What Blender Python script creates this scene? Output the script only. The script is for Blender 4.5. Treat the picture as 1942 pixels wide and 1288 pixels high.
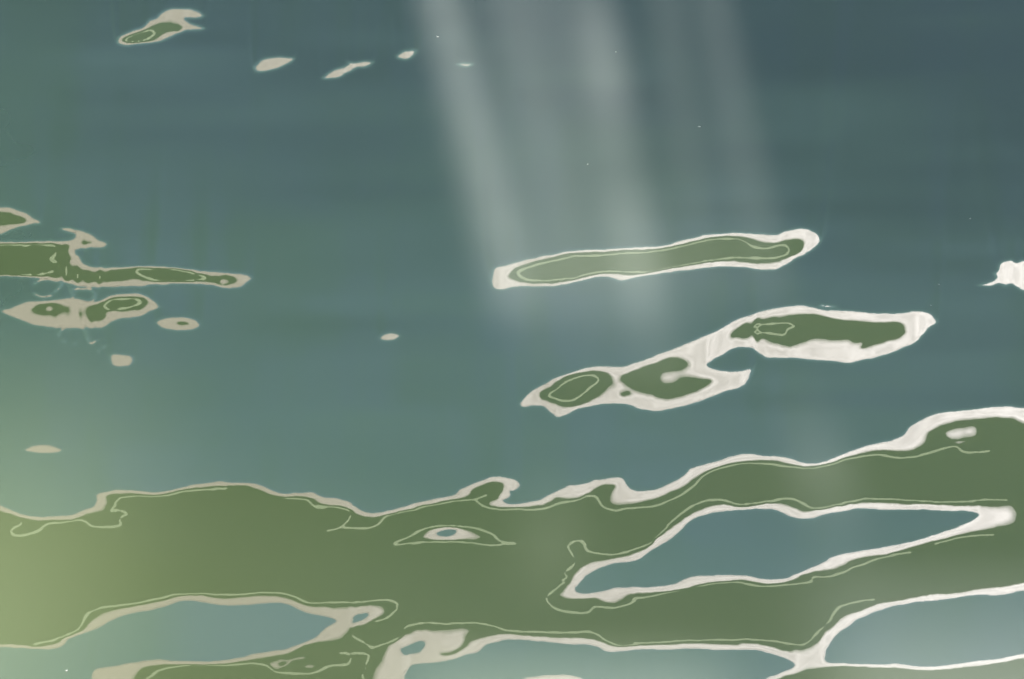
import bpy, bmesh, math, random
import numpy as np
from mathutils import Vector

# ------------------------------------------------------------------ camera, sky, sun, exposure
scene = bpy.context.scene
for o in list(bpy.data.objects):
    bpy.data.objects.remove(o, do_unlink=True)
COL = scene.collection

CAM_H, PITCH, LENS = 2.5, math.radians(12.0), 200.0
cam_data = bpy.data.cameras.new('camera')
cam_data.lens = LENS
cam_data.sensor_width = 36.0
cam_data.clip_end = 2000.0
cam = bpy.data.objects.new('camera', cam_data)
cam.location = (0, 0, CAM_H)
cam.rotation_euler = (math.radians(90) - PITCH, 0, 0)
COL.objects.link(cam)
scene.camera = cam

SUN_ELEV = math.radians(40)
world = bpy.data.worlds.new('World')
scene.world = world
world.use_nodes = True
nt = world.node_tree
sky = nt.nodes.new('ShaderNodeTexSky')
sky.sky_type = 'NISHITA'
sky.sun_disc = False
sky.sun_elevation = SUN_ELEV
sky.sun_rotation = math.radians(180)
bg = nt.nodes['Background']
bg.inputs['Strength'].default_value = 0.06
nt.links.new(sky.outputs['Color'], bg.inputs['Color'])

sun_data = bpy.data.lights.new('sun', 'SUN')
sun_data.energy = 5.0
sun_data.angle = math.radians(0.95)
sun_data.color = (1.0, 0.95, 0.87)
sun = bpy.data.objects.new('sun', sun_data)
# the sun stands behind the viewer; its light travels towards +y and down
sun.rotation_euler = Vector((0.0, math.cos(SUN_ELEV), -math.sin(SUN_ELEV))).to_track_quat('-Z', 'Y').to_euler()
sun.location = (0, -20, 20)
COL.objects.link(sun)

scene.view_settings.view_transform = 'Standard'
scene.view_settings.look = 'None'
scene.view_settings.exposure = 1.5
scene.view_settings.gamma = 1.0
scene.view_settings.use_curve_mapping = False

# ------------------------------------------------------------------ helpers
def tag(o, label=None, cat=None, group=None, kind=None):
    if label: o['label'] = label
    if cat: o['category'] = cat
    if group: o['group'] = group
    if kind: o['kind'] = kind
    return o

def empty(name, loc):
    o = bpy.data.objects.new(name, None)
    o.location = loc
    COL.objects.link(o)
    return o

def mesh_obj(name, verts, faces, mat, parent=None, smooth=False):
    me = bpy.data.meshes.new(name)
    me.from_pydata([tuple(v) for v in verts], [], faces)
    me.update()
    if mat: me.materials.append(mat)
    if smooth:
        me.polygons.foreach_set('use_smooth', [True] * len(me.polygons))
    o = bpy.data.objects.new(name, me)
    COL.objects.link(o)
    if parent:
        o.parent = parent
    return o

def box_obj(name, lo, hi, mat, parent=None, bevel=0.0):
    bm = bmesh.new()
    bmesh.ops.create_cube(bm, size=1.0)
    for v in bm.verts:
        v.co = Vector([lo[i] + (v.co[i] + 0.5) * (hi[i] - lo[i]) for i in range(3)])
    if bevel:
        bmesh.ops.bevel(bm, geom=list(bm.edges), offset=bevel, segments=1, affect='EDGES')
    me = bpy.data.meshes.new(name)
    bm.to_mesh(me); bm.free()
    if mat: me.materials.append(mat)
    o = bpy.data.objects.new(name, me)
    COL.objects.link(o)
    if parent: o.parent = parent
    return o

def new_mat(name):
    m = bpy.data.materials.new(name)
    m.use_nodes = True
    return m, m.node_tree.nodes, m.node_tree.links

def paint(name, c1, c2, scale=1.0, rough=0.55, stretch=(1, 1, 1), detail=6, lo=0.35, hi=0.65):
    """weathered paint: two colours mixed by noise in object space"""
    m, n, l = new_mat(name)
    b = n['Principled BSDF']
    b.inputs['Roughness'].default_value = rough
    if 'Specular IOR Level' in b.inputs: b.inputs['Specular IOR Level'].default_value = 0.2
    tc = n.new('ShaderNodeTexCoord')
    mp = n.new('ShaderNodeMapping'); mp.inputs['Scale'].default_value = stretch
    nz = n.new('ShaderNodeTexNoise'); nz.inputs['Scale'].default_value = scale; nz.inputs['Detail'].default_value = detail
    mr = n.new('ShaderNodeMapRange'); mr.inputs['From Min'].default_value = lo; mr.inputs['From Max'].default_value = hi
    mx = n.new('ShaderNodeMix'); mx.data_type = 'RGBA'
    mx.inputs['A'].default_value = (*c1, 1); mx.inputs['B'].default_value = (*c2, 1)
    l.new(tc.outputs['Object'], mp.inputs['Vector']); l.new(mp.outputs['Vector'], nz.inputs['Vector'])
    l.new(nz.outputs['Fac'], mr.inputs['Value']); l.new(mr.outputs['Result'], mx.inputs['Factor'])
    l.new(mx.outputs['Result'], b.inputs['Base Color'])
    return m

# ------------------------------------------------------------------ moored ship (out of view, mirrored by the water)
SHIP_Y = 35.0          # the side that faces the water in view
BAND_Z, BAND_W = 5.75, 0.14

# ------------------------------------------------------------------ ripples: where the mirrored ship side breaks into patches
# outlines read off the photograph (1942 x 1288), B = hull blue, W = white strake, G = green side
IW, IH = 1942, 1288
W_, G_, B_ = 1, 2, 0
def ell(cx, cy, rx, ry):
    return [(cx + rx * math.cos(t * math.pi / 5), cy + ry * math.sin(t * math.pi / 5)) for t in range(10)]
SHAPES = [
 (W_, [(-120,945),(-60,950),(-20,953),(0,959.1),(21.8,967.1),(43.6,976.2),(65.4,979.1),(105.4,979.1),(138.1,976.9),(159.9,967.1),(174.4,959.9),(180.6,949),(179.8,938.1),(192.5,933.7),(218,928.3),(247,929),(276.1,931.9),(312.4,931.2),(348.8,921.7),(399.6,915.2),(417.8,912.6),(432.3,915.2),(483.2,916.6),(505,925.4),(534.1,934.4),(566.7,933.7),(595.8,932.6),(614,941.7),(643,945.3),(664.6,952),(685,967.3),(702,972.4),(725.8,970.7),(770,958.8),(824.5,945.2),(861.9,937.7),(872.1,926.5),(895.9,918),(936.7,904.4),(953.7,904.4),(984.3,912.9),(989.4,921.4),(979.2,929.9),(969,931.6),(970,940.1),(960.5,946.9),(953.7,948.6),(960.5,953.7),(994.5,953.1),(1021.7,948.6),(1052.3,933.3),(1079.5,919.7),(1099.9,918),(1144.2,906.1),(1174.8,903.7),(1185,909.5),(1195.2,923.1),(1212.2,929.9),(1232.6,929.9),(1249.9,924.8),(1291.7,904.1),(1310.8,888.8),(1352.8,875.4),(1406.3,861.3),(1448.4,862.8),(1494.2,867.8),(1524.8,877.3),(1543.9,878.1),(1566.8,873.5),(1620.3,852.5),(1658.5,839.1),(1694.4,833.5),(1712.7,824.3),(1724.9,809.1),(1737.1,801.5),(1761.5,789.3),(1792,781.6),(1837.7,776.2),(1883.4,771.9),(1916.9,770.1),(1941.9,772.5),(2000,774),(2060,776),(2060,1400),(-120,1400)]),
 (G_, [(-120,960),(-60,960),(-20,962),(0,969),(21.8,974.4),(40,981.7),(65.4,985.3),(105.4,986.4),(138.1,985.3),(159.9,978),(185.3,969),(199.8,959.9),(203.4,952.6),(199.8,941.7),(210.7,938.1),(239.8,934.8),(276.1,937),(312.4,936.3),(348.8,927.9),(399.6,923.5),(432.3,922.5),(465,921),(483.2,926.1),(508.6,935.5),(537.7,941.7),(581.3,941.7),(595.8,947.2),(604.9,956.2),(623.8,958.8),(651,960.5),(668,969),(681.6,977.5),(698.6,980.3),(715.6,980.3),(736,976.5),(783.7,963.9),(831.3,951.3),(865.3,946.9),(885.7,941.1),(895.9,928.2),(916.3,918),(940.1,913.9),(953.7,917.3),(955.4,926.5),(948.6,938.4),(943.5,946.9),(929.9,952),(927.2,958.2),(940.1,961.6),(974.1,962.2),(1008.1,960.5),(1035.3,955.4),(1055.7,945.2),(1076.1,946.9),(1103.3,943.5),(1120.4,935),(1134,921.4),(1151,918),(1166.3,919.7),(1161.2,929.9),(1157.8,945.2),(1162.9,955.4),(1178.2,958.2),(1202,955.4),(1229.2,948.6),(1242,945.3),(1268.8,934.6),(1299.3,921.3),(1318.5,907.9),(1345.2,892.6),(1383.4,879.2),(1429.3,873.5),(1475.1,875.4),(1517.1,884.2),(1543.9,883.8),(1566.8,880),(1612.7,865.9),(1650.9,857.4),(1677.6,854.4),(1708.2,856.3),(1734.9,852.5),(1750.2,842.9),(1755.4,836.5),(1758.4,824.3),(1770.6,812.1),(1792,804.5),(1837.7,798.4),(1868.2,793.8),(1898.6,792.3),(1920,793.8),(1941.9,803),(2000,812),(2060,815),(2060,1400),(-120,1400)]),
 (W_, [(1060.8,1127.2),(1069.3,1118.7),(1079.5,1105.1),(1093.1,1084.7),(1113.6,1069.4),(1157.8,1060.9),(1198.6,1050.7),(1225.8,1040.5),(1239.4,1025.2),(1249.9,1016.6),(1268.8,1003.4),(1310.8,974.8),(1349,959.5),(1375.8,958.3),(1414,961.4),(1459.8,953.7),(1482.8,954.5),(1505.7,962.1),(1524.8,970.9),(1543.9,969),(1582.1,962.1),(1628,953.7),(1666.2,953),(1712,956.8),(1757.9,955.6),(1826.6,959.5),(1887.8,961.4),(1914.5,958.3),(1929.8,972.8),(1927.9,988.1),(1910.7,997.7),(1891.6,1000.4),(1849.6,1007.2),(1796.1,1020.6),(1742.6,1034),(1689.1,1049.3),(1639.4,1056.9),(1612.7,1062.6),(1597.4,1074.1),(1566.8,1081.7),(1528.6,1089.4),(1490.4,1102.8),(1467.5,1107.3),(1444.5,1105.8),(1414,1100.8),(1383.4,1100.8),(1337.6,1106.6),(1291.7,1118),(1253.5,1122.6),(1222.9,1124.5),(1191.8,1128.9),(1178.2,1137.4),(1157.8,1142.5),(1140.8,1137.4),(1127.2,1133),(1103.3,1134),(1076.1,1134)]),
 (B_, [(1091.4,1117),(1106.7,1098.3),(1127.2,1084.7),(1157.8,1071.1),(1205.4,1064.9),(1229.2,1050.7),(1249.9,1035.4),(1276.4,1018.7),(1310.8,988.1),(1345.2,974.8),(1383.4,969.8),(1444.5,966),(1467.5,967.1),(1490.4,976.7),(1513.3,984.3),(1536.2,982.4),(1582.1,972.8),(1631.8,966),(1673.8,968.3),(1750.2,968.3),(1811.4,970.9),(1845.7,972.8),(1855.3,976.7),(1841.9,988.1),(1803.7,1003.4),(1750.2,1020.6),(1696.7,1034),(1639.4,1043.5),(1589.7,1051.2),(1559.2,1066.5),(1521,1083.6),(1490.4,1095.1),(1467.5,1097.8),(1444.5,1095.9),(1417.8,1091.3),(1352.8,1090.5),(1314.6,1093.2),(1276.4,1106.6),(1238.2,1112.3),(1225.8,1112.6),(1171.4,1113.6),(1130.6,1122.1),(1106.7,1123.8),(1094.8,1122.1)]),
 (W_, [(705.4,1288),(708.8,1275.1),(720.7,1258.1),(736,1227.5),(753,1213.9),(787.1,1196.9),(838.1,1195.2),(882.3,1191.8),(889.1,1196.9),(884,1203.7),(880.6,1215.6),(885.7,1219),(899.3,1213.9),(926.5,1207.1),(953.7,1203.7),(987.7,1205.4),(1042.1,1208.8),(1082.9,1210.5),(1110.2,1210.5),(1130.6,1215.6),(1151,1222.4),(1171.4,1225.8),(1212.2,1224.1),(1249.9,1222.4),(1314.6,1221.2),(1383.4,1222),(1436.9,1221.2),(1463.6,1226.9),(1482.8,1232.7),(1528.6,1230.8),(1547.7,1221.2),(1563,1202.1),(1582.1,1183),(1605,1167.7),(1639.4,1156.2),(1670,1144.8),(1708.2,1139.1),(1757.9,1128.7),(1811.4,1125.7),(1857.2,1118),(1906.9,1112.3),(1942,1104.7),(2000,1095),(2060,1090),(2060,1225),(2000,1236),(1942,1248),(1887.8,1257.5),(1826.6,1265.1),(1757.9,1270.9),(1712,1267.1),(1658.5,1265.1),(1605,1263.2),(1566.8,1265.1),(1521,1272.8),(1490.4,1282.3),(1475.1,1288.1),(1440,1310),(1400,1400),(700,1400),(702,1330)]),
 (B_, [(1564.9,1251.8),(1566.8,1236.5),(1578.3,1217.4),(1597.4,1196.4),(1628,1175.4),(1658.5,1162),(1696.7,1150.5),(1750.2,1141),(1796.1,1137.1),(1849.6,1129.5),(1895.4,1129.5),(1918.3,1125.7),(1942,1119.9),(2000,1110),(2060,1105),(2060,1220),(2000,1229),(1942,1238.4),(1906.9,1246),(1849.6,1253.7),(1788.4,1261.3),(1750.2,1263.2),(1712,1258.7),(1658.5,1259.4),(1605,1257.5),(1574.5,1256.4)]),
 (B_, [(770,1271.7),(776.9,1263.2),(817.7,1256.4),(858.5,1251.3),(889.1,1241.1),(907.8,1236),(919.7,1225.8),(940.1,1217.3),(974.1,1213.9),(1025.1,1217.3),(1076.1,1222.4),(1110.2,1221.4),(1130.6,1227.5),(1154.4,1237.7),(1178.2,1236),(1212.2,1232.6),(1249.9,1232.6),(1276.4,1232.7),(1307,1230.8),(1352.8,1232.7),(1414,1232.7),(1444.5,1234.6),(1475.1,1244.1),(1498,1253.7),(1505.7,1263.2),(1482.8,1274.7),(1448.4,1288.1),(1410,1310),(1360,1400),(765,1400),(768,1330)]),
 (W_, [(985,1292),(1000,1285),(1050,1282),(1095,1283),(1108,1292),(1100,1310),(990,1310)]),
 (B_, [(759.8,1232.6),(776.9,1222.4),(800.7,1216.6),(805.8,1220.7),(800.7,1234.3),(787.1,1239.4),(766.6,1241.1)]),
 (G_, [(884,1206),(878,1222),(858,1236),(834,1240),(846,1243),(866,1238),(884,1226),(892,1215)]),
 (W_, [(-120,1222),(-60,1222),(0,1222.5),(43.6,1224),(87.2,1224),(109,1217.8),(127.2,1208),(156.2,1194.2),(178,1174.2),(198,1161.5),(232.5,1154.2),(276.1,1146.2),(319.7,1136.8),(348.8,1129.9),(377.8,1128.8),(421.4,1134.3),(472.3,1130.6),(530.4,1132.4),(559.5,1141.5),(588.5,1149.9),(617.6,1151.3),(634,1152.7),(668,1151),(712.2,1149.3),(727.5,1154.4),(729.2,1162.9),(715.6,1173.1),(688.4,1185),(664.6,1193.5),(647.6,1210.5),(620.4,1214.6),(600,1217.3),(574,1225.1),(545,1239.6),(508.6,1246.9),(465,1254.1),(421.4,1257.8),(363.3,1260.3),(305.2,1259.6),(276.1,1265),(261.6,1274.1),(254.3,1287.9),(250,1320),(240,1400),(-120,1400)]),
 (B_, [(-120,1228),(-60,1228),(0,1227.6),(58.1,1229.8),(101.7,1229.8),(119.9,1223.3),(127.2,1214.2),(156.2,1201.5),(188.9,1188.7),(218,1174.2),(247,1163.3),(290.6,1156.1),(341.5,1141.5),(363.3,1139.7),(399.6,1145.2),(436,1148.8),(486.8,1145.2),(530.4,1143.3),(559.5,1152.4),(581.3,1161.5),(610.3,1168),(637.6,1177.9),(617.6,1190.6),(595.8,1208.7),(574,1219.6),(537.7,1232.3),(486.8,1239.6),(436,1250.5),(385.1,1254.1),(334.2,1252.3),(290.6,1250.5),(254.3,1257.8),(203.4,1265),(178,1270.5),(172.6,1287.9),(168,1320),(160,1400),(-120,1400)]),
 (B_, [(668,1181.6),(676.5,1166.3),(698.6,1162.9),(695.2,1171.4),(678.2,1179.9)]),
 (W_, [(800.7,1018.3),(817.7,1004.7),(838.1,1000.7),(868.7,1000.7),(892.5,1008.1),(912.9,1017.3),(899.3,1021.8),(865.3,1024.5),(824.5,1024.5)]),
 (B_, [(827.9,1012.6),(841.5,1007.1),(865.3,1006.4),(861.9,1013.2),(844.9,1016.6)]),
 (W_, [(1792,821.3),(1807.2,813.7),(1849.9,810.6),(1852.9,824.3),(1825.5,831.9),(1801.1,831.9)]),
 (W_, [(1808.7,838),(1831.6,835),(1834.6,837.4),(1816.3,841.7)]),
 (W_, [(574,1265),(584.9,1260.7),(597.6,1264),(584.9,1268.7)]),
 (W_, [(508.6,1260.3),(530.4,1252.3),(548.6,1251.6),(577.6,1245.1),(577.6,1248),(552.2,1254.5),(541.3,1263.2),(523.2,1268.7)]),
 (G_, [(527.5,1257.8),(535.9,1254.9),(543.1,1256),(537,1261),(528.6,1261.8)]),
 (W_, [(932.4,529.8),(935.3,511.8),(964.9,500.9),(1015.4,487.6),(1065.8,477.5),(1101.9,472.8),(1152.3,471.4),(1217.2,468.5),(1264.1,464.2),(1307.4,451.6),(1350.6,442.5),(1390.3,439.7),(1433.5,441.8),(1473.2,444),(1491.2,437.9),(1512.8,433.2),(1534.5,436.1),(1554.3,448.7),(1556.1,457.7),(1541.7,473.9),(1512.8,490.1),(1476.8,510),(1440.8,512.5),(1404.7,508.1),(1361.4,507.4),(1314.6,511.8),(1260.5,519),(1206.4,526.9),(1177.6,534.1),(1166.8,530.5),(1152.3,527.3),(1116.3,529.8),(1065.8,542.4),(1019,544.2),(979.3,544.9),(946.9,551.4),(934.2,544.2)]),
 (G_, [(963.1,526.2),(968.5,515.4),(993.7,502.7),(1044.2,486.5),(1073,480),(1123.5,477.5),(1188.4,475),(1246.1,472.1),(1282.1,466.7),(1314.6,457.7),(1354.2,448.7),(1383.1,446.9),(1415.5,449.4),(1440.8,457.7),(1469.6,462),(1487.6,457),(1509.2,453.4),(1525.5,461.3),(1521.9,473.9),(1505.6,484.7),(1473.2,496.6),(1440.8,499.1),(1411.9,498.1),(1379.5,495.5),(1339.8,498.1),(1289.3,506.3),(1238.9,514.6),(1195.6,522.6),(1166.8,519.7),(1145.1,519),(1101.9,528),(1058.6,537),(1015.4,537.7),(979.3,533.4)]),
 (W_, [(984.7,767.7),(997.3,751.5),(1026.2,731.7),(1062.2,713.6),(1101.9,699.2),(1137.9,693.8),(1177.6,695.6),(1224.5,679.4),(1267.7,663.2),(1314.6,645.1),(1361.4,625.3),(1390.3,607.3),(1433.5,592.9),(1462.4,585.7),(1511.5,578.3),(1539,582),(1563.4,587.2),(1612.1,589),(1654.8,592.1),(1694.4,593.6),(1737.1,591.1),(1758.4,592.7),(1773.7,601.8),(1778.2,609.4),(1761.5,623.2),(1749.3,638.4),(1734,650.6),(1694.4,667.3),(1654.8,681.1),(1633.5,684.1),(1609.1,689.6),(1581.6,685.6),(1545.1,683.5),(1502.4,679.5),(1456.7,680.5),(1441.4,671.9),(1429.2,662.8),(1411,658.8),(1389.6,663.4),(1365.2,678),(1350,685.6),(1341.6,692),(1354.2,699.2),(1379.5,703.5),(1404.7,702.1),(1428.1,698.5),(1422.7,713.6),(1404.7,733.5),(1375.9,744.3),(1332.6,760.5),(1289.3,773.1),(1246.1,780.3),(1217.2,776.7),(1181.2,767.7),(1137.9,768.4),(1101.9,776.7),(1058.6,792.2),(1047.8,785.7),(1033.4,773.1),(1011.8,770.6),(990.1,773.1)]),
 (G_, [(1022.6,751.5),(1044.2,731.7),(1073,713.6),(1101.9,705.7),(1137.9,703.5),(1156,710),(1163.2,724.5),(1152.3,735.3),(1134.3,751.5),(1101.9,767.7),(1073,773.1),(1051.4,764.8)]),
 (G_, [(1177.6,717.2),(1199.2,704.6),(1235.3,690.2),(1271.3,678.3),(1292.9,680.5),(1303.8,690.2),(1296.5,699.2),(1274.9,704.6),(1260.5,706.4),(1251.5,717.2),(1256.9,726.3),(1274.9,726.3),(1292.9,717.2),(1325.4,718),(1348.8,722.6),(1339.8,733.5),(1314.6,744.3),(1289.3,751.5),(1264.1,756.9),(1235.3,749.7),(1199.2,738.9)]),
 (G_, [(1175.8,746.1),(1188.4,740.7),(1193.8,747.9),(1181.2,751.5)]),
 (G_, [(1386.6,638.4),(1395.7,624.7),(1414,612.5),(1441.4,605.5),(1471.9,602.4),(1502.4,596.6),(1545.1,596.3),(1563.4,600.3),(1593.8,604.3),(1630.4,609.4),(1667,613.1),(1703.6,611.6),(1712.7,615.5),(1717.3,626.2),(1711.2,638.4),(1682.2,646.9),(1654.8,655.2),(1633.5,659.7),(1635,649.1),(1618.2,649.1),(1612.1,643.9),(1581.6,644.5),(1545.1,643),(1526.8,649.1),(1496.3,656.7),(1478,653),(1453.6,645.1),(1429.2,641.4),(1404.9,640.5)]),
 (W_, [(1551.2,579),(1569.5,579),(1584.7,582.6),(1569.5,584.4)]),
 (W_, [(1856,540),(1868,536),(1883,532),(1889,525),(1883,520),(1891,514),(1893,502),(1902,495),(1914,492),(1926,498),(1936,494),(1955,497),(1990,493),(2030,520),(1990,552),(1950,552),(1938,549),(1929,544),(1919,539),(1908,543),(1896,539),(1878,543)]),
 (W_, [(220.4,77.9),(227.8,68.6),(248.2,57.5),(270.5,50.1),(283.4,38.9),(298.3,34.1),(303.8,26),(314.9,19.3),(340.9,16.7),(363.2,17.8),(381.7,25.2),(386.5,31.5),(374.3,35.2),(352,36),(363.2,44.5),(389.1,55.6),(378,58.6),(352,59.3),(329.8,68.6),(307.5,77.9),(289,82.3),(259.3,85.3),(229.7,86)]),
 (G_, [(230.4,76),(244.5,66.7),(270.5,57.5),(289,50.1),(307.5,43.8),(326.1,43.8),(348.3,51.2),(342.8,57.5),(314.9,61.2),(296.4,74.2),(274.2,79.7),(240.8,80.8)]),
 (W_, [(481.8,127.9),(492.9,116.8),(515.2,110.5),(541.1,107.5),(556,109.4),(550.4,116.8),(533.7,126.1),(515.2,133.5),(496.6,136.1),(485.5,134.2)]),
 (W_, [(612,149),(624,138),(640,130),(655,126),(662,121),(658,118),(676,119),(690,116),(709,119),(698,125),(688,128),(676,129),(667,134),(655,139),(648,146),(636,150)]),
 (W_, [(752.5,107.5),(767.3,96.4),(789.6,95.7),(782.2,105.7),(767.3,113.1)]),
 (W_, [(867.4,122.4),(882.3,119.4),(897.1,122.4),(882.3,126.8)]),
 (W_, [(-120,395),(-60,392),(0,391.7),(13.6,391.2),(29.9,397.2),(48.9,404),(65.2,413.5),(77.4,421.6),(59.8,427.1),(24.5,433.8),(10.9,440.6),(0,444.7),(-60,448),(-120,450)]),
 (G_, [(-120,402),(-60,401),(0,401.2),(16.3,402.6),(32.6,409.4),(50.3,418.4),(40.8,424.3),(21.7,427.1),(0,429.2),(-60,430),(-120,432)]),
 (W_, [(-120,457),(-60,457),(0,456.9),(35.3,457.5),(84.2,454.8),(114.1,456.9),(130.4,454.2),(141.3,448.8),(135.8,442),(116.8,437.9),(114.1,433),(125,431.9),(152.2,436.6),(173.9,443.4),(187.5,455.6),(203.8,462.4),(198.3,467.8),(173.9,471.1),(152.2,472.7),(144,476),(144,481.4),(154.9,489.5),(156.2,497.7),(168.5,504.5),(190.2,507.2),(225.5,508),(260.8,505),(293.4,504.5),(339.6,507.2),(380.4,512.6),(423.9,515.4),(459.2,519.4),(480.9,527.6),(470,535.7),(459.2,543.9),(434.7,546.6),(407.6,543.9),(361.4,539),(315.2,539.8),(282.6,541.2),(266.3,544.4),(233.7,545.2),(173.9,547.1),(146.7,543.9),(119.5,534.4),(89.7,530.3),(43.5,527),(0,524.9),(-60,524),(-120,523)]),
 (G_, [(-120,462),(-60,462),(0,462.4),(38,460.2),(81.5,460.2),(114.1,463.7),(129.1,466.5),(125,477.3),(135.8,489.5),(131.8,497.7),(144,507.2),(163,512.6),(195.6,514),(233.7,511.3),(260.8,508),(298.9,509.1),(342.3,509.9),(380.4,519.4),(402.1,522.2),(434.7,520.8),(446.9,526.2),(448.3,534.4),(437.4,539.8),(418.4,540.6),(391.2,535.7),(361.4,534.4),(315.2,534.4),(285.3,533),(260.8,528.9),(241.8,531.7),(217.4,535.2),(190.2,537.9),(152.2,536.3),(119.5,530.3),(89.7,526.2),(43.5,523.8),(0,521.6),(-60,520),(-120,519)]),
 (G_, ell(166,460.7,9,3)),
 (W_, ell(424,533.6,9,4.5)),
 (W_, [(1.4,590.1),(21.7,583.3),(51.6,571.1),(86.9,569.2),(130.4,563.5),(163,569.7),(184.8,571.1),(206.5,561.5),(233.7,555.3),(260.8,554.8),(279.9,561.5),(293.4,571.1),(302.1,583.3),(282.6,592.8),(255.4,603.1),(228.2,605),(211.9,611.8),(195.6,621.3),(168.5,624),(119.5,622.7),(70.6,617.2),(35.3,606.4),(10.9,595.5)]),
 (G_, ell(96.5,586.5,34,13)),
 (W_, ell(94,586,7,4.5)),
 (G_, [(156.2,595.5),(160.3,583.3),(173.9,579.2),(195.6,572.4),(217.4,564.3),(250,562.4),(274.4,565.6),(282.6,572.4),(271.7,583.3),(244.5,587.4),(201.1,591.4),(199.7,600.9),(187.5,609.1),(173.9,609.1),(163,603.7)]),
 (W_, [(294.8,611.8),(304.3,605),(331.5,600.9),(358.6,601.5),(374.9,609.1),(376.3,617.2),(366.8,624),(336.9,626.8),(309.7,622.7),(298.9,617.2)]),
 (G_, ell(346,613,10,4)),
 (W_, [(207.9,681.1),(210.6,672.9),(233.7,671.6),(252.7,675.7),(255.4,682.5),(248.6,693.3),(225.5,696),(211.9,692)]),
 (W_, [(720,642),(730,634),(750,632),(758,638),(748,645),(728,647)]),
 (W_, [(46,853),(60,845),(82,842),(105,846),(119,855),(105,859),(70,859)]),
]
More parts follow.
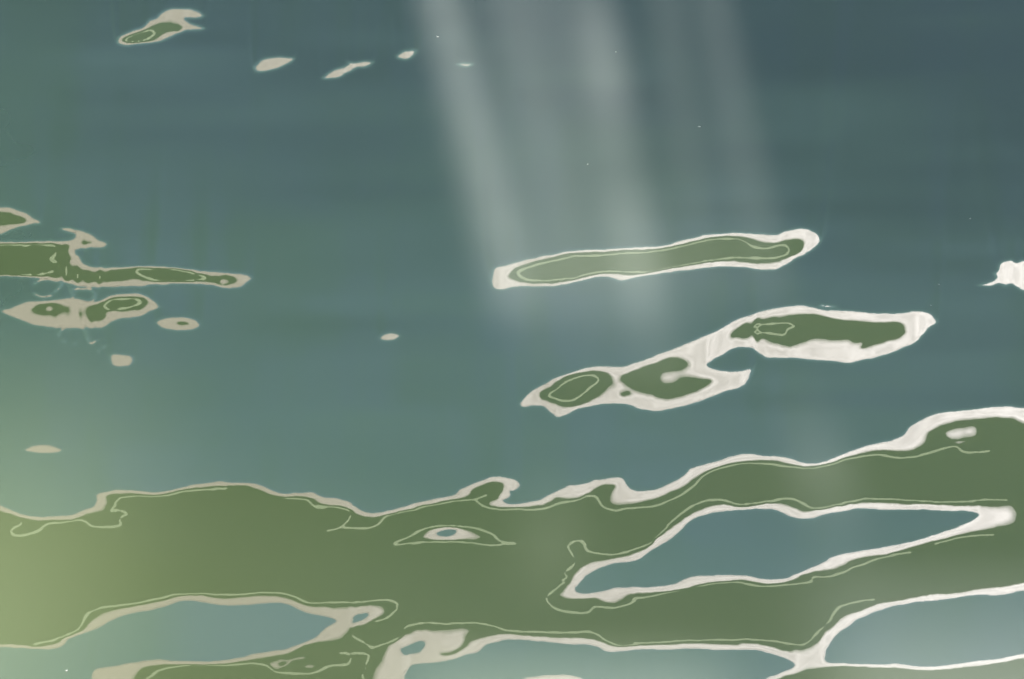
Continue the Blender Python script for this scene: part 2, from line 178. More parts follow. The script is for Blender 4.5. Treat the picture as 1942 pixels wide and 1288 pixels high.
PINS = [
 ([(981.1,517.2),(997.3,508.1),(1044.2,494.5),(1087.5,485.8),(1123.5,483.6),(1195.6,480),(1260.5,473.9),(1303.8,464.9),(1339.8,454.8),(1383.1,451.6),(1404.7,454.1),(1429.9,467.4),(1455.2,469.6),(1491.2,464.2),(1496.6,473.9),(1484,484.7),(1451.6,490.1),(1404.7,488.3),(1361.4,493),(1296.5,502.7),(1242.5,512.5),(1195.6,516.1),(1148.7,514.6),(1116.3,519),(1080.2,528),(1044.2,532.7),(1004.5,531.6),(986.5,524.4)], True),
 ([(1039.9,749.7),(1058.6,735.3),(1069.4,726.3),(1101.9,714.4),(1127.1,712.9),(1134.3,719),(1116.3,737.1),(1094.7,755.1),(1073,760.5),(1047.8,754)], True),
 ([(1417.1,626.2),(1435.3,616.4),(1471.9,611.9),(1496.3,613.4),(1505.4,619.5),(1491.7,626.2),(1487.2,635.3),(1465.8,632.9),(1441.4,629.9)], True),
 ([(237.1,77.1),(248.2,66.7),(270.5,59.3),(289,57.5),(292.7,63),(281.6,72.3),(259.3,78.6)], True),
 ([(-40,464),(20,463),(51.6,463.7),(86.9,463.7),(105,468),(104,481),(95,491),(108,497)], False),
 ([(-40,519),(38,522),(79,520),(98,516)], False),
 ([(256.8,512.6),(274.4,509.9),(320.6,509.9),(355.9,515.4),(387.2,527.6),(353.2,532.5),(315.2,533),(288,530.8),(269,522.2)], True),
 ([(197,579.2),(206.5,571.1),(233.7,566.2),(255.4,567),(264.9,572.4),(250,579.2),(217.4,585.2),(202.4,584.6)], True),
 ([(36.3,983.5),(39.2,992.6),(21.8,1005.3),(23.6,1012.5),(43.6,1014.4),(72.7,1005.3),(85.4,994.4),(119.9,990),(156.2,986.4),(174.4,998),(203.4,998),(227.1,994.4),(227.1,981.7),(241.6,974.4),(225.2,967.1),(207.1,968.2),(216.2,959.9),(225.2,945.3),(247,940.6),(283.4,940.6),(319.7,938.1),(348.8,930.8),(392.4,928.3),(428.7,926.4)], False),
 ([(537.7,945.3),(581.3,947.2),(595.8,961.7),(617.6,962.4)], False),
 ([(600,960.5),(644.2,962.2),(662.9,970.7),(661.2,980.9),(647.6,996.2),(620.4,1006.4)], False),
 ([(647.6,997.9),(695.2,1003),(715.6,994.5),(732.6,979.2),(776.9,967.3),(824.5,955.4),(865.3,950.3),(899.3,946.9),(921.4,939.1)], False),
 ([(899.3,946.9),(912.9,958.8),(936.7,963.9),(974.1,965),(1025.1,964.6),(1055.7,955.4),(1089.7,948.6),(1110.2,941.8),(1130.6,941.1),(1140.8,957.1),(1161.2,967.3),(1191.8,963.9),(1225.8,960.5),(1234.4,959.5),(1268.8,949.9),(1310.8,925.1),(1329.9,906),(1360.5,888.8),(1406.3,879.2),(1444.5,879.2),(1498,885),(1528.6,888),(1551.5,886.9),(1612.7,869.7),(1666.2,863.2),(1712,868.9),(1750.2,862),(1811.4,846),(1826.6,856.3),(1849.6,857.4),(1876.3,854.4)], False),
 ([(746.2,1032),(770,1020),(790.5,1008.1),(817.7,998.6),(858.5,996.9),(892.5,999.6),(929.9,1009.8),(953.7,1028.6),(977.5,1032),(926.5,1034.7),(892.5,1029.2),(817.7,1027.5),(776.9,1030.3),(749.6,1034.3)], True),
 ([(1910.7,948),(1887.8,948),(1826.6,951.4),(1750.2,949.9),(1681.4,946.9),(1643.2,944.9),(1605,953),(1570.6,961.4),(1540.1,963.3),(1517.1,951.8),(1498,944.9),(1444.5,951.8),(1398.7,954.5),(1364.3,948),(1333.7,949.9),(1299.3,967.1),(1276.4,984.3),(1257.3,1005.3),(1226.7,1032.1),(1191.8,1043.9),(1157.8,1052.4),(1120.4,1047.3),(1110.2,1040.5),(1108.4,1030.3),(1096.5,1025.2),(1082.9,1028.6),(1076.1,1037.1),(1082.9,1049),(1091.4,1060.9),(1086.3,1071.1),(1071,1084.7),(1072.7,1094.9),(1065.9,1100)], False),
 ([(1069.3,1103.4),(1052.3,1117),(1038.7,1127.2),(1037,1139.1),(1048.9,1152.7),(1072.7,1159.5),(1113.6,1161.2),(1123.8,1151),(1164.6,1151),(1205.4,1137.4),(1200,1137.1),(1268.8,1123.8),(1322.3,1110.4),(1391,1103.5),(1444.5,1112.3),(1490.4,1108.5),(1540.1,1100.8),(1540.1,1095.9),(1576.4,1092.1),(1628,1072.2),(1677.6,1055),(1727.3,1047.3)], False),
 ([(1773.2,1032.1),(1819,1018.7),(1884,1014.1)], False),
 ([(671.4,1196.9),(669.7,1203.7),(691.8,1217.3),(705.4,1227.5),(725.8,1222.4),(753,1210.5),(770,1190.1),(797.3,1181.6),(844.9,1182.6),(906.1,1181.6),(929.9,1186),(960.5,1196.2),(1035.3,1198.6),(1089.7,1200.3),(1120.4,1198.6),(1151,1217.3),(1178.2,1224.8),(1212.2,1219),(1200,1219.3),(1276.4,1215.5),(1368.1,1212.8),(1467.5,1215.5),(1524.8,1222),(1543.9,1204),(1566.8,1183),(1585.9,1156.2),(1608.8,1144.8),(1658.5,1136.4)], False),
 ([(1838.1,1117.3),(1914.5,1104.7)], False),
 ([(65.4,1221.4),(119.9,1206.9),(149,1190.6),(159.9,1170.6),(188.9,1153.5),(254.3,1145.2),(348.8,1127),(436,1127),(530.4,1125.2),(584.9,1142.6),(600,1142.5),(674.8,1142.5),(732.6,1138.1),(753,1145.9),(751.3,1156.1),(736,1171.4),(712.2,1179.9)], False),
 ([(644.2,1239.4),(661.2,1241.1),(661.2,1256.4),(627.2,1263.2),(600,1273.4),(581.3,1277.8),(526.8,1274.1),(501.4,1261.4),(436,1260.3),(348.8,1261.4),(305.2,1270.5),(276.1,1287.9)], False),
 ([(664.6,1238.4),(696.9,1239.4),(691.8,1264.9),(689.1,1288)], False),
]
TENDRILS = [
 ([(65.2,538.5),(78.8,530.3),(95.1,530.3),(116.8,535.7),(106,550.7)], False),
 ([(135.8,550.7),(138.6,565.6),(139.9,579.2)], False),
 ([(135.8,549.3),(152.2,548),(171.2,548.8),(179.3,557.5),(175.2,568.3),(171.2,575.1)], False),
 ([(112.8,634.9),(116.8,625.4),(135.8,615.9)], False),
 ([(149.4,615.9),(160.3,625.4),(164.4,639),(172.5,649.9),(182,647.1)], False),
 ([(119.5,647.1),(141.3,651.2)], False),
 ([(184.8,664.8),(195.6,659.4)], False),
 ([(65.2,557.5),(81.5,562.9),(97.8,557.5)], False),
]
def spline(pts, closed=True, step=3.0):
    P = np.array(pts, float)
    n = len(P)
    if n < 3: return P
    out = []
    rng = range(n) if closed else range(n - 1)
    for i in rng:
        if closed:
            p0, p1, p2, p3 = P[i - 1], P[i], P[(i + 1) % n], P[(i + 2) % n]
        else:
            p0, p1, p2, p3 = P[max(i - 1, 0)], P[i], P[i + 1], P[min(i + 2, n - 1)]
        # centripetal parametrisation keeps narrow bends free of loops
        d1 = max(np.hypot(*(p1 - p0)) ** .5, 1e-3); d2 = max(np.hypot(*(p2 - p1)) ** .5, 1e-3); d3 = max(np.hypot(*(p3 - p2)) ** .5, 1e-3)
        m1 = (p2 - p1) + d2 * ((p1 - p0) / d1 - (p2 - p0) / (d1 + d2))
        m2 = (p2 - p1) + d2 * ((p3 - p2) / d3 - (p3 - p1) / (d2 + d3))
        k = max(2, int(np.hypot(*(p2 - p1)) / step))
        t = (np.arange(k) / k)[:, None]
        out.append((2*t**3 - 3*t**2 + 1) * p1 + (t**3 - 2*t**2 + t) * m1 + (-2*t**3 + 3*t**2) * p2 + (t**3 - t**2) * m2)
    out = np.vstack(out)
    if not closed: out = np.vstack([out, P[-1:]])
    return out

PAD = 70
RW, RH = IW + 2 * PAD, IH + 2 * PAD

def fill(lab, pts, val):
    Q = pts + PAD
    x0, y0 = Q[:, 0], Q[:, 1]
    x1, y1 = np.roll(x0, -1), np.roll(y0, -1)
    r0, r1 = max(0, int(math.floor(y0.min()))), min(RH - 1, int(math.ceil(y0.max())))
    for r in range(r0, r1 + 1):
        yc = r + 0.5
        m = ((y0 <= yc) & (y1 > yc)) | ((y1 <= yc) & (y0 > yc))
        if not m.any(): continue
        xs = np.sort(x0[m] + (yc - y0[m]) * (x1[m] - x0[m]) / (y1[m] - y0[m]))
        for a, b in zip(xs[::2], xs[1::2]):
            lab[r, max(0, int(round(a))):max(0, int(round(b)))] = val

def edt(mask, R):
    """distance (pixels, clamped at R) to the nearest True pixel"""
    h, w = mask.shape
    idx = np.arange(w, dtype=np.float32)[None, :]
    left = np.maximum.accumulate(np.where(mask, idx, -1e6), axis=1)
    right = np.minimum.accumulate(np.where(mask, idx, 1e6)[:, ::-1], axis=1)[:, ::-1]
    d = np.minimum(np.minimum(idx - left, right - idx), 4 * R).astype(np.float32)
    d *= d
    out = d.copy()
    for k in range(1, R + 1):
        np.minimum(out[k:], d[:-k] + k * k, out=out[k:])
        np.minimum(out[:-k], d[k:] + k * k, out=out[:-k])
    return np.minimum(np.sqrt(out), R)

def blur(a, n=1):
    for _ in range(n):
        p = np.pad(a, 1, mode='edge')
        a = (p[:-2, 1:-1] + 2 * p[1:-1, 1:-1] + p[2:, 1:-1]) / 4
        p = np.pad(a, 1, mode='edge')
        a = (p[1:-1, :-2] + 2 * p[1:-1, 1:-1] + p[1:-1, 2:]) / 4
    return a

rs = np.random.RandomState(7)
def wob(cell, cellx):
    g = rs.standard_normal((RH // cell + 3, RW // cellx + 3))
    yy = np.arange(RH) / cell; xx = np.arange(RW) / cellx
    j, i = yy.astype(int), xx.astype(int)
    fy = (yy - j)[:, None]; fx = (xx - i)[None, :]
    fy = fy * fy * (3 - 2 * fy); fx = fx * fx * (3 - 2 * fx)
    a = g[j][:, i] * (1 - fx) + g[j][:, i + 1] * fx
    b = g[j + 1][:, i] * (1 - fx) + g[j + 1][:, i + 1] * fx
    return a * (1 - fy) + b * fy

def level_field():
    lab = np.zeros((RH, RW), np.uint8)
    for val, pts in SHAPES:
        fill(lab, spline(pts), val)
    dB, dW, dG = edt(lab == 0, 140), edt(lab == 1, 140), edt(lab == 2, 60)
    rows = (np.arange(RH) - PAD)[:, None] / IH
    cols = (np.arange(RW) - PAD)[None, :] / IW
    A = np.clip(5.2 - 5.2 * rows + 1.7 * (cols - 0.4), 0.35, 6.5)
    Lw = np.maximum(dB / (dB + dG), 0.55 * (1 - np.exp(-dB / 4.0)))
    A = A * (1 + 0.05 * wob(90, 330) + 0.05 * wob(36, 380))
    Lb = -0.05 - A * (1 - np.exp(-dW / 1.6))
    Lg = 1.0 + (0.25 + 0.05 * np.tanh(wob(60, 230))) * (1 - np.exp(-dW / 6.0))
    L = np.where(lab == 0, Lb, np.where(lab == 1, Lw, Lg)).astype(np.float32)
    L = blur(L, 1)
    def stroke(L, lines, target, w, keep):
        msk = np.zeros_like(lab, bool)
        for pts, closed in lines:
            s = spline(pts, closed, 0.6) + PAD
            ii = np.clip(s.round().astype(int), 0, [RW - 1, RH - 1])
            msk[ii[:, 1], ii[:, 0]] = True
        d = edt(msk, 14)
        f = np.exp(-(d / w) ** 2) * (d < 13)
        f = blur(f, 1) * keep
        return L + f * (target - L)
    L = stroke(L, PINS, 1.52, 2.8, lab == 2)
    L = stroke(L, TENDRILS, 0.6, 3.2, lab == 0)
    # capillary ripples: the outlines wander by a pixel or so
    wy = 0.5 * wob(7, 19) + 0.8 * wob(16, 45) + 0.3 * wob(4, 9)
    wx = 0.8 * wob(7, 13) + 1.2 * wob(18, 40)
    jj = np.clip(np.arange(RH)[:, None] + wy, 0, RH - 1.01); ii = np.clip(np.arange(RW)[None, :] + wx, 0, RW - 1.01)
    j, i = jj.astype(int), ii.astype(int); fy, fx = jj - j, ii - i
    L = (L[j, i] * (1 - fx) + L[j, i + 1] * fx) * (1 - fy) + (L[j + 1, i] * (1 - fx) + L[j + 1, i + 1] * fx) * fy
    return L

LEV = level_field()

def sample(px, py):
    # beyond the frame the ripples carry on, folded back at its margins
    def fold(v, lo, hi):
        t = np.mod(v - lo, 2 * (hi - lo))
        return lo + np.where(t > hi - lo, 2 * (hi - lo) - t, t)
    x = np.clip(fold(px + PAD - 0.5, 10, RW - 12), 0, RW - 1.001); y = np.clip(fold(py + PAD - 0.5, 10, RH - 12), 0, RH - 1.001)
    i, j = x.astype(int), y.astype(int)
    fx, fy = x - i, y - j
    near = np.clip((py - IH - 12) / 50.0, 0, 1)          # nearer than the frame the water runs smooth
    return near * 1.2 + (1 - near) * (LEV[j, i] * (1 - fx) * (1 - fy) + LEV[j, i + 1] * fx * (1 - fy)
            + LEV[j + 1, i] * (1 - fx) * fy + LEV[j + 1, i + 1] * fx * fy)

# the water sheet: its height is integrated so that each slope mirrors the right strip of the ship side
F_PX = LENS / 36.0 * IW
core = np.linspace(-25, IW + 25, 1220)
grow = np.cumsum(np.geomspace(2.0, 9.0, 150))
cols_px = np.concatenate([core[0] - grow[::-1], core, core[-1] + grow])
NC = len(cols_px)
kcol = (cols_px - IW / 2) / F_PX
rgrow = np.cumsum(np.geomspace(2.0, 9.0, 45))
row_core = np.linspace(IH + 25, -35, 860)
rowpix = np.concatenate([row_core[0] + rgrow[::-1], row_core, row_core[-1] - np.cumsum(np.geomspace(2.0, 7.0, 35))])
y_rows = []
def build_surface():
    ct, st = math.cos(PITCH), math.sin(PITCH)
    ang = PITCH + np.arctan((rowpix - IH / 2) / F_PX)
    # the swell lifts far water a little, so allow for it when spacing the rows
    y = CAM_H / np.tan(ang)
    y = y[0] + (y - y[0]) * 1.0
    NR = len(y)
    h = np.zeros((NR, NC)); hx = np.zeros((NR, NC)); corr = np.zeros((NR, NC))
    k = kcol * 1.02
    for it in range(7):
        hp = np.zeros(NC); prev = None
        hn = np.zeros((NR, NC))
        for j in range(NR):
            x = k * y[j]
            def slope(hj, hxj, j=j, x=x):
                depth = y[j] * ct + (CAM_H - hj) * st
                px = IW / 2 + F_PX * x / depth
                py = IH / 2 - F_PX * (y[j] * st + (hj - CAM_H) * ct) / depth
                zt = BAND_Z + BAND_W * (sample(px, py) + corr[j])
                q = (zt - hj) / (SHIP_Y - y[j])
                dx, dy, dz = x, y[j], hj - CAM_H
                hy = np.zeros(NC)
                for _ in range(4):
                    def f(hy):
                        n2 = hxj**2 + hy**2 + 1
                        dn = -dx*hxj - dy*hy + dz
                        ry = dy + 2*dn*hy/n2; rz = dz - 2*dn/n2
                        return rz - q*ry
                    f0 = f(hy); f1 = f(hy + 1e-5)
                    hy = hy - f0 / ((f1 - f0) / 1e-5)
                return hy + hxj * k
            if j == 0:
                s = slope(hp, hx[0]); hn[0] = hp
            else:
                dyj = y[j] - y[j - 1]
                pred = hp + prev * dyj
                s = slope(pred, hx[j])
                hp = hp + 0.5 * (prev + s) * dyj
                for _ in range(3):          # surface tension: ridges level out sideways as they run on
                    e = np.pad(hp, 1, mode='edge')
                    hp = 0.25 * e[:-2] + 0.5 * hp + 0.25 * e[2:]
                hn[j] = hp
            prev = s
        g = np.gradient(hn, k, axis=1) / y[:, None]
        g = np.clip(blur(g, 4), -0.14, 0.14)
        res = np.abs(hn - h).max()
        h = hn
        hx = 0.3 * hx + 0.7 * g if it else 0.6 * g
        # what the finished slopes really mirror, and by how much to push them
        gx = np.gradient(h, k, axis=1) / y[:, None]
        gy = np.gradient(h, y, axis=0) - gx * k[None, :]
        X = k[None, :] * y[:, None]; Y = y[:, None]; dz = h - CAM_H
        depth = Y * ct - dz * st
        Lt = sample(IW / 2 + F_PX * X / depth, IH / 2 - F_PX * (Y * st + dz * ct) / depth)
        n2 = gx**2 + gy**2 + 1
        dn = -X * gx - Y * gy + dz
        La = (h + (dz - 2*dn/n2) / (Y + 2*dn*gy/n2) * (SHIP_Y - Y) - BAND_Z) / BAND_W
        err = np.clip(Lt - La, -0.4, 0.4)
        corr = np.clip(corr + 0.5 * err, -0.8, 0.8)
        print('level error', float(np.abs(Lt - La).mean()), float(np.abs(Lt - La)[Lt > 1.45].mean()))
        print('ripple pass', it, 'h range', float(h.min()), float(h.max()), 'change', float(res), 'max side slope', float(np.abs(g).max()), float(np.abs(g).mean()))
    return y, k, h

YR, KC, HT = build_surface()

def water_material():
    m, n, l = new_mat('murky_water')
    n.remove(n['Principled BSDF'])
    out = n['Material Output']
    tc = n.new('ShaderNodeTexCoord')
    nz = n.new('ShaderNodeTexNoise'); nz.inputs['Scale'].default_value = 0.8; nz.inputs['Detail'].default_value = 3
    l.new(tc.outputs['Object'], nz.inputs['Vector'])
    # grey in the open water, greener towards the near side and to the left
    sx = n.new('ShaderNodeSeparateXYZ'); l.new(tc.outputs['Object'], sx.inputs['Vector'])
    mr = n.new('ShaderNodeMapRange'); mr.inputs['From Min'].default_value = 0.15; mr.inputs['From Max'].default_value = -1.2
    ad = n.new('ShaderNodeMath'); ad.operation = 'MULTIPLY_ADD'; ad.inputs[1].default_value = 0.6; 
    l.new(nz.outputs['Fac'], ad.inputs[0]); 
    sb = n.new('ShaderNodeMath'); sb.operation = 'SUBTRACT'; sb.inputs[1].default_value = 0.3
    ym = n.new('ShaderNodeMath'); ym.operation = 'MULTIPLY_ADD'; ym.inputs[1].default_value = 0.30; ym.inputs[2].default_value = -3.4
    l.new(sx.outputs['Y'], ym.inputs[0])
    xy = n.new('ShaderNodeMath'); xy.operation = 'ADD'
    l.new(sx.outputs['X'], xy.inputs[0]); l.new(ym.outputs[0], xy.inputs[1]); l.new(xy.outputs[0], sb.inputs[0]); l.new(sb.outputs[0], ad.inputs[2])
    l.new(ad.outputs[0], mr.inputs['Value'])
    mx = n.new('ShaderNodeMix'); mx.data_type = 'RGBA'
    mx.inputs['A'].default_value = (0.138, 0.152, 0.152, 1)
    mx.inputs['B'].default_value = (0.120, 0.140, 0.086, 1)
    l.new(mr.outputs['Result'], mx.inputs['Factor'])
    df = n.new('ShaderNodeBsdfDiffuse'); l.new(mx.outputs['Result'], df.inputs['Color'])
    gl = n.new('ShaderNodeBsdfGlossy'); gl.inputs['Roughness'].default_value = 0.0
    gl.inputs['Color'].default_value = (1, 1, 1, 1)
    fr = n.new('ShaderNodeFresnel'); fr.inputs['IOR'].default_value = 1.333
    ms = n.new('ShaderNodeMixShader')
    l.new(fr.outputs['Fac'], ms.inputs['Fac']); l.new(df.outputs['BSDF'], ms.inputs[1]); l.new(gl.outputs['BSDF'], ms.inputs[2])
    l.new(ms.outputs['Shader'], out.inputs['Surface'])
    return m

def build_water():
    NR = len(YR)
    X = KC[None, :] * YR[:, None]
    Y = np.repeat(YR[:, None], NC, 1)
    Z = HT.copy()
    # carry the sheet on to the horizon: the swell dies away step by step
    base = HT.mean(axis=1)
    steps = [0.05, 0.12, 0.25, 0.5, 1.0, 2.0, 4.0, 8.0, 20.0, 60.0, 150.0, 400.0]
    def fade(d): return 1.0 / (1.0 + (d / 1.5) ** 2)
    def side(edge_x, edge_z, sgn):
        xs = edge_x[:, None] + sgn * np.array(steps)[None, :]
        w = np.exp(-np.array(steps) / 0.25)[None, :]
        zs = (edge_z[:, None] * w + base[:, None] * (1 - w)) * fade(np.array(steps))[None, :]
        return xs, zs
    xl, zl = side(X[:, 0], Z[:, 0], -1); xr, zr = side(X[:, -1], Z[:, -1], 1)
    X = np.hstack([xl[:, ::-1], X, xr]); Z = np.hstack([zl[:, ::-1], Z, zr])
    Y = np.repeat(YR[:, None], X.shape[1], 1)
    def ends(row_x, row_z, y0, sgn):
        d = np.array(steps[1:])
        return np.repeat(row_x[None, :], len(d), 0), (y0 + sgn * d)[:, None] * np.ones((1, len(row_x))), fade(d)[:, None] * row_z[None, :]
    xn, yn, zn = ends(X[0], Z[0], YR[0], -1); xf, yf, zf = ends(X[-1], Z[-1], YR[-1], 1)
    X = np.vstack([xn[::-1], X, xf]); Y = np.vstack([yn[::-1], Y, yf]); Z = np.vstack([zn[::-1], Z, zf])
    R, C = X.shape
    co = np.stack([X, Y, Z], -1).reshape(-1, 3).astype(np.float32)
    ii = np.arange(R * C).reshape(R, C)
    q = np.stack([ii[:-1, :-1], ii[:-1, 1:], ii[1:, 1:], ii[1:, :-1]], -1).reshape(-1, 4)
    me = bpy.data.meshes.new('water')
    me.vertices.add(len(co)); me.vertices.foreach_set('co', co.ravel())
    me.loops.add(q.size); me.loops.foreach_set('vertex_index', q.ravel().astype(np.int32))
    me.polygons.add(len(q)); me.polygons.foreach_set('loop_start', (np.arange(len(q)) * 4).astype(np.int32))
    me.polygons.foreach_set('use_smooth', np.ones(len(q), bool))
    me.update(calc_edges=True)
    me.materials.append(water_material())
    o = bpy.data.objects.new('water', me)
    COL.objects.link(o)
    tag(o, kind='structure', label='calm murky green canal water mirroring a moored ship in rippled patches')
    return o
build_water()

# ------------------------------------------------------------------ the ship itself
def hull_outline(inset=0.0):
    """plan of the hull: long flat side facing the camera, rounded bow and stern"""
    L, yc, half = 30.0, SHIP_Y + 4.0, 4.0 - inset
    pts = []
    for i in range(25):
        a = -math.pi / 2 + math.pi * i / 24
        pts.append((18 + (12 - inset) * math.cos(a), yc + half * math.sin(a)))
    for i in range(25):
        a = math.pi / 2 + math.pi * i / 24
        pts.append((-18 + (12 - inset) * math.cos(a), yc + half * math.sin(a)))
    return pts

def ring_wall(name, z0, z1, inset, thick, mat, parent):
    o_, i_ = hull_outline(inset), hull_outline(inset + thick)
    n = len(o_)
    v = [(x, y - SHIP_Y, z0) for x, y in o_] + [(x, y - SHIP_Y, z1) for x, y in o_] + [(x, y - SHIP_Y, z0) for x, y in i_] + [(x, y - SHIP_Y, z1) for x, y in i_]
    f = []
    for a in range(n):
        b = (a + 1) % n
        f += [(a, b, n + b, n + a), (2*n + b, 2*n + a, 3*n + a, 3*n + b), (n + a, n + b, 3*n + b, 3*n + a), (b, a, 2*n + a, 2*n + b)]
    return mesh_obj(name, v, f, mat, parent)

def build_ship():
    ship = empty('moored_ship', (0, SHIP_Y, 0))
    tag(ship, 'long blue grey ship with white strake and green upper side, mirrored in the water', 'ship')
    blue = paint('hull_blue', (0.090, 0.170, 0.168), (0.082, 0.164, 0.126), 0.8, 0.6, (1.0, 1, 6.0))
    white = paint('strake_white', (0.86, 0.84, 0.81), (0.62, 0.605, 0.57), 5.0, 0.5, (1, 1, 9))
    # strake aged to the left; its sunlit white on the right is painted in
    n, l = white.node_tree.nodes, white.node_tree.links
    mix0 = [q for q in n if q.type == 'MIX'][0]
    tcn = [q for q in n if q.type == 'TEX_COORD'][0]
    sxn = n.new('ShaderNodeSeparateXYZ'); l.new(tcn.outputs['Object'], sxn.inputs['Vector'])
    mrn = n.new('ShaderNodeMapRange'); mrn.inputs['From Min'].default_value = -1.6; mrn.inputs['From Max'].default_value = 3.2
    l.new(sxn.outputs['X'], mrn.inputs['Value'])
    mx2 = n.new('ShaderNodeMix'); mx2.data_type = 'RGBA'; mx2.inputs['A'].default_value = (0.31, 0.30, 0.22, 1)
    l.new(mrn.outputs['Result'], mx2.inputs['Factor']); l.new(mix0.outputs['Result'], mx2.inputs['B'])
    # its upper edge blends into green for a soft border
    wr = n.new('ShaderNodeMapRange'); wr.inputs['From Min'].default_value = BAND_Z + 0.80 * BAND_W; wr.inputs['From Max'].default_value = BAND_Z + 1.02 * BAND_W
    l.new(sxn.outputs['Z'], wr.inputs['Value'])
    mx3 = n.new('ShaderNodeMix'); mx3.data_type = 'RGBA'; mx3.inputs['B'].default_value = (0.12, 0.16, 0.07, 1)
    l.new(wr.outputs['Result'], mx3.inputs['Factor']); l.new(mx2.outputs['Result'], mx3.inputs['A'])
    l.new(mx3.outputs['Result'], n['Principled BSDF'].inputs['Base Color'])
    green = paint('side_green', (0.047, 0.091, 0.012), (0.056, 0.097, 0.015), 1.0, 0.5, (0.5, 1, 40.0))
    line = paint('coachline_pale', (0.20, 0.265, 0.13), (0.25, 0.31, 0.17), 2.0, 0.5)
    cream = paint('cream_paint', (0.70, 0.67, 0.6), (0.6, 0.58, 0.52), 2.0, 0.5)
    deckm = paint('deck_grey', (0.25, 0.25, 0.24), (0.3, 0.3, 0.28), 2.0, 0.8)
    # the blue side curves inwards below the strake (flare), shaped to darken lower down
    levels, inset, z = [(BAND_Z, 0.0)], 0.0, BAND_Z
    while z > 0.01:
        dz = 0.025 if z > 4.6 else 0.5
        tilt = math.radians(min(48.0, 67.0 * (BAND_Z - z + dz / 2)))
        inset += dz * math.tan(tilt) * (1.0 if z > 4.6 else 0.15); z -= dz
        levels.append((z, inset))
    levels.append((-1.0, inset + 0.05))
    v, f = [], []
    n = len(hull_outline())
    for z, ins in levels:
        v += [(x, y - SHIP_Y, z) for x, y in hull_outline(ins)]
    for a in range(len(levels) - 1):
        for b in range(n):
            c = (b + 1) % n
            f.append((a * n + b, (a + 1) * n + b, (a + 1) * n + c, a * n + c))
    mesh_obj('hull', v, f, blue, ship, smooth=True)
    g = BAND_W
    ring_wall('rubbing_strake', BAND_Z, BAND_Z + 0.20 * g, -0.0008, 0.25, white, ship)
    ring_wall('rubbing_strake', BAND_Z + 0.235 * g, BAND_Z + g, -0.0008, 0.25, white, ship)
    side = ring_wall('upper_side', BAND_Z + g, 9.4, 0.0, 0.25, green, ship)
    ring_wall('coachline', BAND_Z + 1.41 * g, BAND_Z + 1.62 * g, -0.0003, 0.05, line, side)
    ring_wall('bulwark_cap', 9.4, 9.55, -0.06, 0.37, cream, ship)
    o_ = hull_outline(0.2)
    mesh_obj('deck', [(x, y - SHIP_Y, 8.6) for x, y in o_], [tuple(range(len(o_)))], deckm, ship)
    house = box_obj('deckhouse', (-14, 1.8, 8.6), (6, 6.2, 11.4), cream, ship, 0.05)
    box_obj('roof', (-14.3, 1.5, 11.4), (6.3, 6.5, 11.6), deckm, house, 0.03)
    glass = paint('window_glass', (0.03, 0.04, 0.05), (0.04, 0.05, 0.06), 1.0, 0.08)
    for i in range(9):
        box_obj('window', (-13 + i * 2.1, 1.76, 9.9), (-11.8 + i * 2.1, 1.82, 10.8), glass, house, 0.01)
build_ship()

# ------------------------------------------------------------------ slatted canopy added out of view, its gaps shaped to pattern the sunlight
CAN_Z = 5.0
SHIFT = CAN_Z / math.tan(SUN_ELEV)

def sm(v, a, b):
    t = min(1.0, max(0.0, (v - a) / (b - a)))
    return t * t * (3 - 2 * t)

def openness(x, y):
    """share of sunlight let through above the water point (x, y)"""
    g = lambda c, s: math.exp(-((x - c) / s) ** 2)
    t = 0.0
    t += 0.78 * g(0.055 - 0.0575 * (y - 11.6), 0.050) * sm(y, 11.6, 12.8)
    t += 0.22 * g(0.17 - 0.045 * (y - 11.6), 0.035) * sm(y, 11.4, 12.6)
    t += 0.72 * g(0.305 - 0.016 * (y - 11.6), 0.050) * sm(y, 11.3, 12.4) * (0.72 + 0.28 * math.sin(y * 2.6))
    t += 0.20 * g(0.43, 0.035) * sm(y, 11.6, 12.6)
    t += 0.30 * g(0.575, 0.035) * sm(y, 11.8, 12.8)
    t += 0.37 * g(0.20 - 0.03 * (y - 11.6), 0.15) * sm(y, 11.4, 12.6)
    t += 0.10 * g(0.47, 0.12) * sm(y, 11.5, 12.5)
    t += 0.34 * g(0.60, 0.055) * sm(y, 9.8, 10.6) * (1 - sm(y, 10.8, 11.6))
    t += 0.2 * g(0.07, 0.06) * sm(y, 9.7, 10.1) * (1 - sm(y, 10.4, 10.9))
    t += 1.0 * sm(x, 0.42, 0.66) * (1 - sm(y, 9.2, 9.65))
    t += 1.0 * sm(x, -0.25, -0.05) * (1 - sm(x, 0.2, 0.5)) * (1 - sm(y, 9.05, 9.5))
    t += (0.07 + 0.12 * (1 - sm(x, -0.6, 0.7))) * (1 - sm(y, 9.0, 11.2))
    t += (0.55 * (1 - sm(x, -1.0, -0.5)) + 0.14 * (1 - sm(x, -0.9, 0.1))) * (0.03 + 0.97 * (1 - sm(y, 9.2, 12.6)))
    return min(0.96, max(0.03, t))

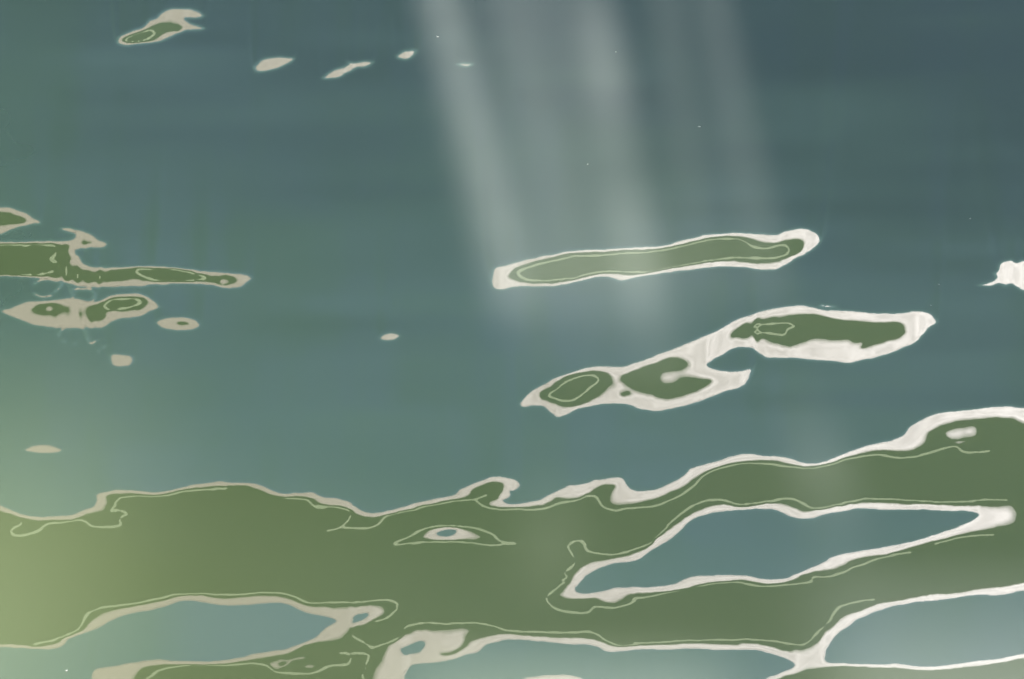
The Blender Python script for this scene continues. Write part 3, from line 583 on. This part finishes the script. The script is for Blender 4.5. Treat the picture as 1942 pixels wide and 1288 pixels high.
def build_shade_canopy():
    timber = paint('weathered_timber', (0.20, 0.16, 0.12), (0.30, 0.26, 0.21), 6.0, 0.8, (4, 0.6, 4))
    can = empty('added_shade_canopy', (0, 6, 0))
    tag(can, 'added unseen timber canopy on posts, slat gaps shaped to pattern sunlight on the water', 'canopy')
    step, y0, y1 = 0.022, 2.3, 12.6
    ys = np.linspace(y0, y1, 18)
    for i in range(-116, 117):
        x = i * step
        v, f = [], []
        for y in ys:
            hw = 0.5 * step * (1 - openness(x, y + SHIFT)) + 0.0005
            hw = max(hw, 0.0015)
            for dz in (0.0, 0.018):
                v += [(x - hw, y - 6, CAN_Z + dz), (x + hw, y - 6, CAN_Z + dz)]
        for a in range(len(ys) - 1):
            b = 4 * a
            f += [(b, b + 4, b + 5, b + 1), (b + 2, b + 3, b + 7, b + 6), (b, b + 2, b + 6, b + 4), (b + 1, b + 5, b + 7, b + 3)]
        e = 4 * (len(ys) - 1)
        f += [(0, 1, 3, 2), (e, e + 2, e + 3, e + 1)]
        mesh_obj('slat', v, f, timber, can)
    for y in (1.9, 13.0):
        box_obj('beam', (-2.9, y - 6.06, CAN_Z - 0.16), (2.9, y - 5.94, CAN_Z - 0.002), timber, can, 0.008)
        for sx in (-2.75, 2.75):
            box_obj('post', (sx - 0.07, y - 6.07, -1.5), (sx + 0.07, y - 5.93, CAN_Z - 0.162), timber, can, 0.01)
build_shade_canopy()

# ------------------------------------------------------------------ seed fluff drifting on the water
def water_point(px, py):
    """the point of the water sheet that lies under a photograph pixel"""
    X = KC[None, :] * YR[:, None]; Y = np.repeat(YR[:, None], NC, 1)
    d = Y * math.cos(PITCH) + (CAM_H - HT) * math.sin(PITCH)
    u = IW / 2 + F_PX * X / d
    v = IH / 2 - F_PX * (Y * math.sin(PITCH) + (HT - CAM_H) * math.cos(PITCH)) / d
    k = np.argmin((u - px) ** 2 + (v - py) ** 2)
    j, i = np.unravel_index(k, u.shape)
    return X[j, i], Y[j, i], HT[j, i]

def build_seed(px, py, r, label):
    rnd = random.Random(int(px * 7 + py))
    x, y, z = water_point(px, py)
    root = empty('seed_fluff', (x, y, z + 0.0005))
    tag(root, label, 'seed fluff', 'pale seed fluff floating on the water')
    bm = bmesh.new()
    bmesh.ops.create_icosphere(bm, subdivisions=2, radius=r * 0.45)
    for v in bm.verts:
        v.co = Vector((v.co.x * rnd.uniform(0.9, 1.5), v.co.y * 1.1, abs(v.co.z) * rnd.uniform(0.5, 0.9)))
    me = bpy.data.meshes.new('seed'); bm.to_mesh(me); bm.free(); me.materials.append(SEED)
    o = bpy.data.objects.new('seed', me); COL.objects.link(o); o.parent = root
    v, f = [], []
    for q in range(14):
        a, e, ln = rnd.uniform(0, 6.28), rnd.uniform(0.1, 0.8), r * rnd.uniform(0.8, 1.8)
        d = Vector((math.cos(a) * math.cos(e), math.sin(a) * math.cos(e), math.sin(e))) * ln
        s_ = Vector((-math.sin(a), math.cos(a), 0)) * r * 0.07
        u_ = Vector((0, 0, r * 0.1))
        b = len(v)
        v += [s_, -s_, u_, d]
        f += [(b, b + 1, b + 3), (b + 1, b + 2, b + 3), (b + 2, b, b + 3)]
    mesh_obj('hairs', v, f, SEED, root)

SEED = paint('seed_white', (0.75, 0.75, 0.70), (0.62, 0.62, 0.56), 80.0, 0.8)
for px, py, r, lb in (
        (830, 70, 0.0040, 'pale seed fluff at the top of the leftmost light streak'),
        (1327, 242, 0.0042, 'pale seed fluff between the light streaks, above the long green reflection'),
        (1115, 312, 0.0028, 'faint seed fluff between the two broad light streaks'),
        (1168, 99, 0.0026, 'faint seed fluff at the top of the middle light streak'),
        (1780, 540, 0.0034, 'pale seed fluff left of the white reflection at the right edge'),
        (1840, 416, 0.0030, 'pale seed fluff on dark water at the upper right edge'),
        (1765, 581, 0.0026, 'tiny seed fluff just above the right tip of the double reflection'),
        (127, 1272, 0.0028, 'bright seed fluff on pale water in the lower left corner')):
    build_seed(px, py, r, lb)
